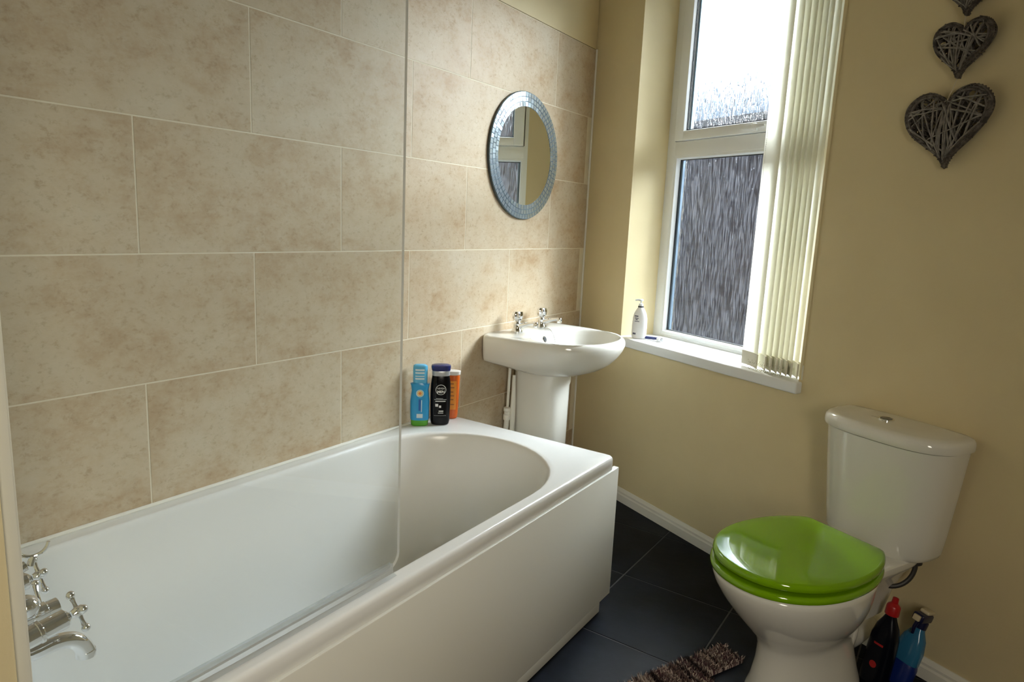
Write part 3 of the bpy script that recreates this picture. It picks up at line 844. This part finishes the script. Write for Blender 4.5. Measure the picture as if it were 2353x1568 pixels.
# ------------------------------------------------------------------ things on the window sill
p = wall_to_world(0.398, -0.032, 0.7562)
lot = thing('lotion_dispenser', 'white pump dispenser bottle on the window sill beside the basin', 'bottle', p, look_rot(p.x, p.y, -0.35))
mb = MB(); mb.loft(bottle_rings([(.027, .017, 0), (.031, .020, .003), (.0330, .0215, .015), (.0335, .0215, .06), (.0320, .021, .09), (.0270, .019, .112), (.018, .016, .128), (.0125, .0125, .136), (.0115, .0115, .138)], 2.3)); mb.build('body', mat('white_bottle', (0.80, 0.79, 0.78), 0.3), lot)
mb = MB(); mb.lathe([(.0115, .138), (.0125, .1385), (.0125, .1435), (.0105, .1445)], 20); mb.build('collar', mat('black_collar', (0.02, 0.02, 0.025), 0.4), lot)
mb = MB(); mb.lathe([(.0095, .1445), (.0095, .154), (.0035, .156), (.0035, .166), (.009, .167), (.0095, .172), (.006, .175), (.001, .175)], 18); mb.tube([(0, 0, .170), (-.014, -.006, .171), (-.024, -.010, .168)], [.005, .0042, .0032], 10); mb.build('pump', MILKY, lot)
mb = MB()
for (x0, x1, z0, z1) in ((-.014, .004, .098, .103), (-.012, .006, .0895, .093), (-.008, .002, .083, .087), (-.012, .010, .076, .0785), (-.018, -.003, .018, .026)):
    d = bar2d(x0 - .004, x1 - .004, z0, z1, 4); mb.add(wrap(d[0], .033, .0213, 2.3, .0008), d[1])
mb.build('label_print', mat('dark_print', (0.06, 0.06, 0.09), 0.5), lot, smooth=False)
# disposable razor
q = wall_to_world(0.463, -0.060, 0.7562)
raz = thing('razor', 'small dark blue and white razor lying on the window sill', 'razor', q, TH + 0.35); raz.scale = (1.15, 1.15, 1.15)
mb = MB(); mb.tube([(-.055, 0, .006), (-.03, .002, .007), (0, .002, .008), (.025, 0, .010)], [.004, .006, .0055, .004], 12); mb.build('handle', mat('razor_blue', (0.02, 0.03, 0.12), 0.3), raz)
mb = MB(); mb.box(.022, .034, -.020, .020, .004, .015, 0, .002, 2); mb.ball((.041, -.004, .010), .009, 14); mb.build('head', mat('razor_white', (0.75, 0.76, 0.78), 0.3), raz)

# ------------------------------------------------------------------ vertical blind drawn to the right
bl = thing('vertical_blind', 'cream vertical blind with its slats bunched at the right of the window', 'blind', wall_to_world(1.1, 0, 0.765), TH)
def slat(cx, cy, ang, w, first):
    """one louvre: gently cupped strip with a pocket of weight at the bottom"""
    t = bpy.data.objects.new  # noqa
    N = 8; z0, z1 = 0.0, 1.50
    c_, s_ = math.cos(ang), math.sin(ang)
    A = []; B = []
    for i in range(N + 1):
        u = (i / N - .5) * w; v = .008 * (1 - (2 * i / N - 1) ** 2)
        A.append((cx + u * c_ - v * s_, cy + u * s_ + v * c_)); B.append((cx + u * c_ - (v + .0007) * s_, cy + u * s_ + (v + .0007) * c_))
    mb = MB(); mb.loft([[(x, y, z) for x, y in A] for z in (z0, .4, .8, 1.2, z1)], False, False, closed=False)
    o = mb.build('slat', FABRIC, bl, ang=60)
    mb = MB()
    A = []; B = []
    for i in range(N + 1):
        u = (i / N - .5) * (w * .98); v = .008 * (1 - (2 * i / N - 1) ** 2)
        A.append((cx + u * c_ - (v - .0022) * s_, cy + u * s_ + (v - .0022) * c_)); B.append((cx + u * c_ - (v + .0030) * s_, cy + u * s_ + (v + .0030) * c_))
    prof = A + B[::-1]
    mb.loft([[(x, y, z) for x, y in prof] for z in (-.002, .048)])
    mb.build('weight_pocket', mat('pocket_fabric', (0.76, 0.74, 0.62), 0.8) if first else bpy.data.materials['pocket_fabric'], o, ang=60)
    return o
slat(-.076, .012, math.radians(-20), .104, True)
xs = [-.046 + .0222 * i for i in range(8)]
for i, x in enumerate(xs):
    slat(x + .012, .022 + random.uniform(-.003, .003), math.radians(-27 - 1.5 * i + random.uniform(-3, 3)), .089, False)
mb = MB()
for side in (-.030, ):
    for i in range(9):
        xa = -.03 + .0165 * i
        for j in range(5):
            t = j / 4; mb.ball((xa + .0165 * t - .018, -.028, .010 - .012 * math.sin(PI * t)), .0017, 6)
            mb.ball((xa + .0165 * t - .018, -.028, .030 - .010 * math.sin(PI * t)), .0014, 6)
mb.build('bottom_chain', mat('chain_plastic', (0.50, 0.46, 0.34), 0.4), bl)
mb = MB()
for i in range(230): mb.ball((-.118, .030, .02 + i * .0065), .0017, 6)
for k in range(14): a_ = PI + PI * k / 13; mb.ball((-.112 + .006 * math.cos(a_), .030, .02 + .010 * math.sin(a_)), .0017, 6)
mb.build('pull_chain', mat('chain_white', (0.72, 0.72, 0.66), 0.4), bl)
mb = MB(); mb.box(-.80, .13, -.005, .035, 1.50, 1.545, 0, .003, 2); mb.build('head_rail', WHITE, bl)

# ------------------------------------------------------------------ wicker hearts
WICK = noisy(mat('dark_willow', (0.10, 0.08, 0.07), 0.75), (0.045, 0.038, 0.032), (0.155, 0.135, 0.115), 60, stretch=(1, 1, 1))
BARK = noisy(mat('split_willow', (0.2, 0.18, 0.15), 0.7), (0.13, 0.118, 0.10), (0.27, 0.25, 0.215), 45)
def heart_pt(t, w, h):
    x = 16 * math.sin(t) ** 3 / 16.0
    z = (13 * math.cos(t) - 5 * math.cos(2 * t) - 2 * math.cos(3 * t) - math.cos(4 * t))
    return x * w / 2, (z + 17) / 29.0 * h
def in_heart(x, z, poly):
    c = False; j = len(poly) - 1
    for i in range(len(poly)):
        if (poly[i][1] > z) != (poly[j][1] > z) and x < (poly[j][0] - poly[i][0]) * (z - poly[i][1]) / (poly[j][1] - poly[i][1]) + poly[i][0]: c = not c
        j = i
    return c
def wicker_heart(s, z, w, h, tilt, label, tw, seed):
    rd = random.Random(seed)
    o = thing('wicker_heart', label, 'heart decoration', wall_to_world(s, 0.024, z), TH, 'wicker hearts hanging in a string')
    ct, st = math.cos(tilt), math.sin(tilt)
    def P(x, zz, y): return (x * ct - zz * st, y, x * st + zz * ct)
    poly = [heart_pt(2 * PI * i / 90, w, h) for i in range(90)]
    mb = MB()
    for k in range(5):   # bundle of withies bent round the outline
        ox = rd.uniform(-.003, .003)
        pts = [P(px * (1 - .05 * k * .5) + ox * .4, (pz - h * .5) * (1 - .05 * k * .5) + h * .5, (.010 if k % 2 else -.010) * (.6 + .1 * k) + .002 * math.sin(i * .6 + k)) for i, (px, pz) in enumerate(poly)]
        mb.tube(pts, .0034, 6, closed=True)
    for i in range(0, 90):   # short binding twigs round the rim
        px, pz = poly[i]; qx, qz = px * .88, (pz - h * .5) * .88 + h * .5
        px, pz = px * 1.03, (pz - h * .5) * 1.03 + h * .5
        j = rd.uniform(-.006, .006)
        mb.tube([P(px, pz, 0), P((px + qx) / 2, (pz + qz) / 2 + j, -.015), P(qx, qz + j, -.004)], .0019, 5)
        mb.tube([P(px, pz, 0), P((px + qx) / 2, (pz + qz) / 2 + j, .013), P(qx, qz + j, .004)], .0019, 5)
    mb.build('frame', WICK, o)
    def chords(n, y0, y1, r0, r1):
        m_ = MB(); made = 0
        while made < n:
            a_, b_ = rd.uniform(0, 90), rd.uniform(0, 90)
            p1 = poly[int(a_) % 90]; p2 = poly[int(b_) % 90]
            if math.hypot(p1[0] - p2[0], p1[1] - p2[1]) < w * .45: continue
            if not in_heart((p1[0] + p2[0]) / 2, (p1[1] + p2[1]) / 2, poly): continue
            if abs(p1[0] - p2[0]) < .01 and False: continue
            ok = all(in_heart(p1[0] + (p2[0] - p1[0]) * f_, p1[1] + (p2[1] - p1[1]) * f_, poly) for f_ in (.15, .3, .5, .7, .85))
            if not ok: continue
            yy = rd.uniform(y0, y1)
            m_.tube([P(p1[0], p1[1], 0), P(p1[0] * .85 + p2[0] * .15, p1[1] * .85 + p2[1] * .15, yy * .8), P((p1[0] + p2[0]) / 2, (p1[1] + p2[1]) / 2 + rd.uniform(-.003, .003), yy), P(p1[0] * .15 + p2[0] * .85, p1[1] * .15 + p2[1] * .85, yy * .8), P(p2[0], p2[1], 0)], rd.uniform(r0, r1), 5)
            made += 1
        return m_
    chords(int(90 * w / .2), -.006, .016, .0014, .0026).build('inner_weave', WICK, o)
    chords(int(30 * w / .2 + 6), -.021, -.014, .0018, .0027).build('front_weave', BARK, o)
    mb = MB(); mb.tube([P(0, h * .74, -.012), P(0, h * .86, -.006), (tw[0], 0, tw[1])], .0011, 6); mb.build('twine', TWINE, o)
    if tw[2]:
        pts = [P(px, pz, -.02) for px, pz in (poly[14], poly[10], poly[7], poly[5])]
        pass
    return o
wicker_heart(1.620, 1.434, .216, .201, math.radians(5), 'largest dark wicker heart, at the bottom of the hanging string', (-.0, .230, 0), 5)
wicker_heart(1.620, 1.663, .143, .140, math.radians(0), 'middle dark wicker heart between the largest one and the cut-off top one', (-.004, .154, 1), 8)
wicker_heart(1.618, 1.818, .124, .118, math.radians(-2), 'smallest wicker heart, cut off by the top edge of the photo', (0, .20, 0), 12)

# ------------------------------------------------------------------ toilet
SC = 1.617
wc = thing('toilet', 'white close-coupled toilet with lime green seat under the window wall', 'toilet', wall_to_world(SC, 0, 0), TH)
def er(d0, a_, b_, z, n=2.15, N=56, sk=0.0):
    """plan ring, centre d0 out from the wall; sk pulls the back in"""
    out = []
    for k in range(N):
        t = 2 * PI * k / N; c, s_ = math.cos(t), math.sin(t)
        x = a_ * math.copysign(abs(c) ** (2 / n), c); y = -b_ * math.copysign(abs(s_) ** (2 / n), s_)
        if y > 0: x *= 1 - sk * (y / b_) ** 2
        out.append((x, -d0 + y, z))
    return out
mb = MB()
mb.loft([er(.345, .108, .200, 0.001), er(.345, .106, .198, .010), er(.345, .098, .186, .04), er(.350, .088, .172, .10), er(.355, .086, .166, .15), er(.365, .094, .168, .18), er(.385, .118, .182, .215), er(.405, .142, .198, .255), er(.425, .162, .215, .30), er(.440, .173, .226, .34), er(.445, .177, .230, .362), er(.445, .178, .231, .372), er(.445, .175, .228, .378), er(.445, .168, .222, .380),
         er(.445, .135, .185, .380), er(.445, .128, .178, .37), er(.445, .118, .165, .33), er(.44, .08, .12, .24), er(.43, .03, .05, .2)], True, True)
mb.build('bowl', SANIT, wc, ang=60)
mb = MB()
def dk(x, d0, d1, z, N=36): return sup(0, -(d0 + d1) / 2, x, (d1 - d0) / 2, 5, z, N)
mb.loft([dk(.050, .06, .22, .17), dk(.066, .045, .26, .25), dk(.088, .03, .29, .31), dk(.112, .02, .31, .340), dk(.118, .02, .31, .352), dk(.118, .02, .31, .366), dk(.112, .026, .30, .371)], True, True)
mb.build('rear_shelf', SANIT, wc, ang=50)
mb = MB(); mb.tube(bez((.0, -.26, .255), (.04, -.25, .26), (.062, -.24, .20), (.045, -.24, .13), 10) + bez((.045, -.24, .13), (.02, -.23, .09), (.02, -.10, .085), (-.02, -.02, .085), 8)[1:], [.024] * 10 + [.024] * 9, 20)
mb.build('outlet_bend', SANIT, wc)
_er = er
def er(d0, a_, b_, z, n=2.15, N=56, sk=0.0):
    if not sk: return _er(d0, a_, b_, z, n, N)
    out = []; k_ = b_ / .229
    for (x, y, zz) in _er(d0, a_, b_, z, 2.1, 72):
        yy = y + d0
        if yy > 0: yy = min(yy * 1.16, .212 * k_)
        out.append((x, yy - d0, zz))
    return out
def seat_rings(z0, z1, a_, b_, d0, dome):
    return [er(d0, a_ * .90, b_ * .90, z0 + .001, sk=.12), er(d0, a_ * .975, b_ * .975, z0, sk=.12), er(d0, a_ * .995, b_ * .995, z0 + .003, sk=.12), er(d0, a_, b_, (z0 + z1) / 2, sk=.12), er(d0, a_ * .995, b_ * .995, z1 - .005, sk=.12), er(d0, a_ * .98, b_ * .98, z1 - .001, sk=.12), er(d0, a_ * .95, b_ * .95, z1 + dome * .3, sk=.12), er(d0, a_ * .8, b_ * .8, z1 + dome * .7, sk=.12), er(d0, a_ * .45, b_ * .45, z1 + dome, sk=.12)]
mb = MB(); mb.loft(seat_rings(.382, .401, .183, .232, .455, 0), True, True); mb.build('seat', GREEN, wc, ang=60)
mb = MB(); mb.loft(seat_rings(.4105, .431, .181, .229, .452, .003), True, True); mb.build('lid', GREEN, wc, ang=60)
for x in (-.07, .07):
    mb = MB(); mb.tube([(x - .018, -.235, .402), (x + .018, -.235, .402)], .010, 14); mb.lathe([(.014, .371), (.014, .376), (.009, .378), (.009, .398)], 16, (x, -.235, 0))
    mb.build('hinge', CHROME, wc)
# cistern: flat back on the wall, bowed front, narrower at the foot
def cr(hw, dp, z, N=60, n=3.0, back=.006):
    out = []
    for k in range(N):
        t = 2 * PI * k / N; c, s_ = math.cos(t), math.sin(t)
        if s_ <= 0:   # front half, bowed
            m_ = n
            x = hw * math.copysign(abs(c) ** (2 / m_), c); y = -.04 - (dp - .04) * abs(s_) ** (2 / m_)
        else:
            m_ = 6
            x = hw * math.copysign(abs(c) ** (2 / m_), c); y = -.04 + (.04 - back) * abs(s_) ** (2 / m_)
        out.append((x, y, z))
    return out
mb = MB()
mb.loft([cr(.115, .130, .362), cr(.132, .145, .364), cr(.145, .156, .372), cr(.151, .161, .386), cr(.158, .166, .44), cr(.166, .171, .52), cr(.174, .176, .60), cr(.181, .180, .68), cr(.182, .1805, .690)], True, True)
cis = mb.build('cistern', SANIT, wc, ang=50)
mb = MB()
mb.loft([cr(.184, .182, .6915), cr(.190, .189, .694), cr(.1915, .191, .700), cr(.1915, .191, .712), cr(.190, .189, .720), cr(.184, .182, .727), cr(.170, .168, .7305), cr(.10, .11, .732)], True, True)
mb.build('cistern_lid', SANIT, cis, ang=50)
mb = MB(); mb.lathe([(.001, 0), (.021, 0), (.021, .004), (.019, .006), (.017, .0055), (.001, .0055)], 28, (-.018, -.086, .7312))
mb.build('flush_button', CHROME, cis)
mb = MB(); mb.lathe([(.001, 0), (.0155, 0), (.0155, .0012), (.001, .0012)], 24, (-.018, -.086, .7365)); mb.box(-.0188, -.0172, -.102, -.070, .7374, .7380)
mb.build('button_face', mat('button_grey', (0.12, 0.12, 0.11), 0.3, metal=.6), cis)
mb = MB()
for x0, x1 in ((-.062, -.056), (-.054, -.049), (-.047, -.043)): mb.box(x0, x1, -.088, -.080, .7312, .7322)
mb.build('maker_mark', mat('grey_print', (0.35, 0.34, 0.30), 0.6), cis)
# braided inlet hose hanging under the cistern
mb = MB(); mb.lathe([(.013, 0), (.016, .003), (.016, .016), (.010, .018)], 14, (.105, -.055, .342))
mb.tube(bez((.105, -.055, .345), (.112, -.06, .29), (.085, -.10, .262), (.058, -.115, .272), 14) + bez((.058, -.115, .272), (.04, -.12, .28), (.01, -.10, .28), (-.02, -.02, .26), 6)[1:], .0065, 10)
mb.build('inlet_hose', mat('dark_hose', (0.03, 0.028, 0.025), 0.45), wc)

# ------------------------------------------------------------------ cleaning bottles behind the toilet
def leaned(name, label, cat, a_, b_, spin=0.0):
    a_ = wall_to_world(*a_); b_ = wall_to_world(*b_)
    o = thing(name, label, cat, a_)
    q = Vector((0, 0, 1)).rotation_difference(b_ - a_)
    from mathutils import Euler
    o.rotation_euler = (q.to_matrix() @ Matrix.Rotation(TH + spin, 3, 'Z')).to_euler()
    return o
cl = leaned('toilet_cleaner_bottle', 'black toilet cleaner bottle with red cap beside the toilet foot', 'bottle', (1.712, .165, .002), (1.726, .140, .25))
cl.scale = (0.98, 0.98, 1.04)
mb = MB(); mb.loft(bottle_rings([(.030, .022, 0), (.036, .027, .004), (.038, .028, .02), (.038, .028, .10), (.036, .027, .14), (.028, .022, .17), (.018, .015, .19), (.014, .013, .20), (.013, .012, .205)])); mb.build('body', mat('black_bottle', (0.003, 0.004, 0.008), 0.25, spec=0.2), cl)
mb = MB(); mb.lathe([(.014, .203), (.0185, .205), (.0185, .228), (.016, .232), (.009, .238), (.008, .252), (.001, .254)], 20); mb.build('cap', mat('red_plastic', (0.38, 0.008, 0.010), 0.3), cl)
mb = MB()
d = bar2d(-.012, .014, .118, .124); mb.add(wrap(d[0], .037, .0275), d[1]); d = disc2d(.010, .062); mb.add(wrap(d[0], .037, .0278), d[1])
mb.build('label_print', bpy.data.materials['red_plastic'], cl, smooth=False)
sp = leaned('spray_bottle', 'blue spray cleaner bottle with dark trigger leaning between toilet and wall', 'bottle', (1.738, .105, .002), (1.766, .050, .205))
mb = MB(); mb.loft(bottle_rings([(.034, .022, 0), (.039, .026, .004), (.040, .027, .02), (.039, .026, .06), (.036, .024, .072)])); mb.build('lower_label', mat('deep_blue_label', (0.006, 0.02, 0.15), 0.3), sp)
mb = MB(); mb.loft(bottle_rings([(.036, .024, .072), (.037, .025, .075), (.036, .025, .11), (.028, .021, .145), (.016, .015, .168), (.013, .013, .178)])); mb.build('body', mat('clear_blue_plastic', (0.03, 0.16, 0.30), 0.15), sp)
mb = MB(); mb.lathe([(.013, .174), (.016, .176), (.016, .196), (.012, .199)], 18); mb.box(-.014, .016, -.045, .016, .198, .222, 0, .005, 3); mb.tube([(0, -.030, .200), (0, -.036, .18), (0, -.030, .160)], [.006, .005, .004], 10); mb.build('trigger', mat('navy_trigger', (0.006, 0.007, 0.04), 0.3), sp)
mb = MB(); mb.box(-.012, .014, -.020, .018, .2215, .2325, 0, .004, 3); mb.box(-.008, .010, -.054, -.044, .202, .218, 0, .002, 2); mb.build('trigger_top', mat('cream_plastic', (0.60, 0.52, 0.34), 0.4), sp)

# ------------------------------------------------------------------ shaggy striped toilet mat
def rug_mat():
    m = mat('striped_pile', (0.2, 0.15, 0.14), 0.9, spec=0.2)
    b = m.node_tree.nodes['Principled BSDF']
    tc = nd(m, 'ShaderNodeTexCoord'); sx = nd(m, 'ShaderNodeSeparateXYZ')
    lk(m, tc.outputs['Object'], sx.inputs[0])
    nz = nd(m, 'ShaderNodeTexNoise'); nz.inputs['Scale'].default_value = 14
    lk(m, tc.outputs['Object'], nz.inputs['Vector'])
    ad = nd(m, 'ShaderNodeMath', operation='MULTIPLY_ADD'); ad.inputs[1].default_value = 0.02
    lk(m, nz.outputs['Fac'], ad.inputs[0]); lk(m, sx.outputs['Y'], ad.inputs[2])
    cx = nd(m, 'ShaderNodeCombineXYZ'); lk(m, ad.outputs[0], cx.inputs[0])
    n2 = nd(m, 'ShaderNodeTexNoise'); n2.inputs['Scale'].default_value = 42; n2.inputs['Detail'].default_value = 1
    n2.noise_dimensions = '1D'; lk(m, ad.outputs[0], n2.inputs['W'])
    r = nd(m, 'ShaderNodeValToRGB'); r.color_ramp.interpolation = 'CONSTANT'; e = r.color_ramp.elements
    e[0].position = 0; e[0].color = (0.028, 0.018, 0.018, 1)
    e[1].position = .42; e[1].color = (0.16, 0.105, 0.095, 1)
    x = e.new(.50); x.color = (0.50, 0.42, 0.36, 1)
    x = e.new(.57); x.color = (0.10, 0.05, 0.055, 1)
    x = e.new(.64); x.color = (0.42, 0.33, 0.28, 1)
    lk(m, n2.outputs['Fac'], r.inputs['Fac']); lk(m, r.outputs['Color'], b.inputs['Base Color'])
    return m
mb = MB()
rs0, rs1, rd0, rd1 = 1.402, 1.86, 0.432, 0.98
cutx = 0.135; cutd = .585
def inrug(s, d): return rs0 < s < rs1 and rd0 < d < rd1 and not (abs(s - SC) < cutx and d < cutd)
o_s, o_d = SC, 0.7
def L(s, d, z): return (s - o_s, -(d - o_d), z)
mb.box(rs0 - o_s, SC - cutx - o_s, -(cutd - o_d), -(rd0 - o_d), .001, .008)
mb.box(SC + cutx - o_s, rs1 - o_s, -(cutd - o_d), -(rd0 - o_d), .001, .008)
mb.box(rs0 - o_s, rs1 - o_s, -(rd1 - o_d), -(cutd - o_d), .001, .008)
rr = random.Random(11)
cnt = 0
while cnt < 15000:
    s, d = rr.uniform(rs0, rs1), rr.uniform(rd0, rd1)
    if not inrug(s, d): continue
    if d > .78 and rr.random() < .6: continue
    a_ = rr.uniform(0, 2 * PI); lean = rr.uniform(.002, .014); h = rr.uniform(.014, .026)
    w = .0016; px, py = math.cos(a_ + PI / 2) * w, math.sin(a_ + PI / 2) * w
    tx, ty = s + math.cos(a_) * lean, d + math.sin(a_) * lean
    x0, y0_, _z = L(s, d, 0); x1, y1_, _z = L(tx, ty, 0); xm, ym = (x0 * .6 + x1 * .4), (y0_ * .6 + y1_ * .4)
    mb.add([(x0 - px, y0_ - py, .006), (x0 + px, y0_ + py, .006), (xm + px, ym + py, h * .65), (xm - px, ym - py, h * .65), (x1, y1_, h)], [[0, 1, 2, 3], [3, 2, 4]])
    cnt += 1
# the mat is one piece of pile
me = bpy.data.meshes.new('toilet_mat'); me.from_pydata(mb.v, [], mb.f); me.materials.append(rug_mat())
rug = bpy.data.objects.new('toilet_mat', me); COL.objects.link(rug)
rug.location = wall_to_world(o_s, o_d, 0); rug.rotation_euler = (0, 0, TH)
tag(rug, 'shaggy brown and cream striped toilet mat on the dark tiled floor', 'mat')
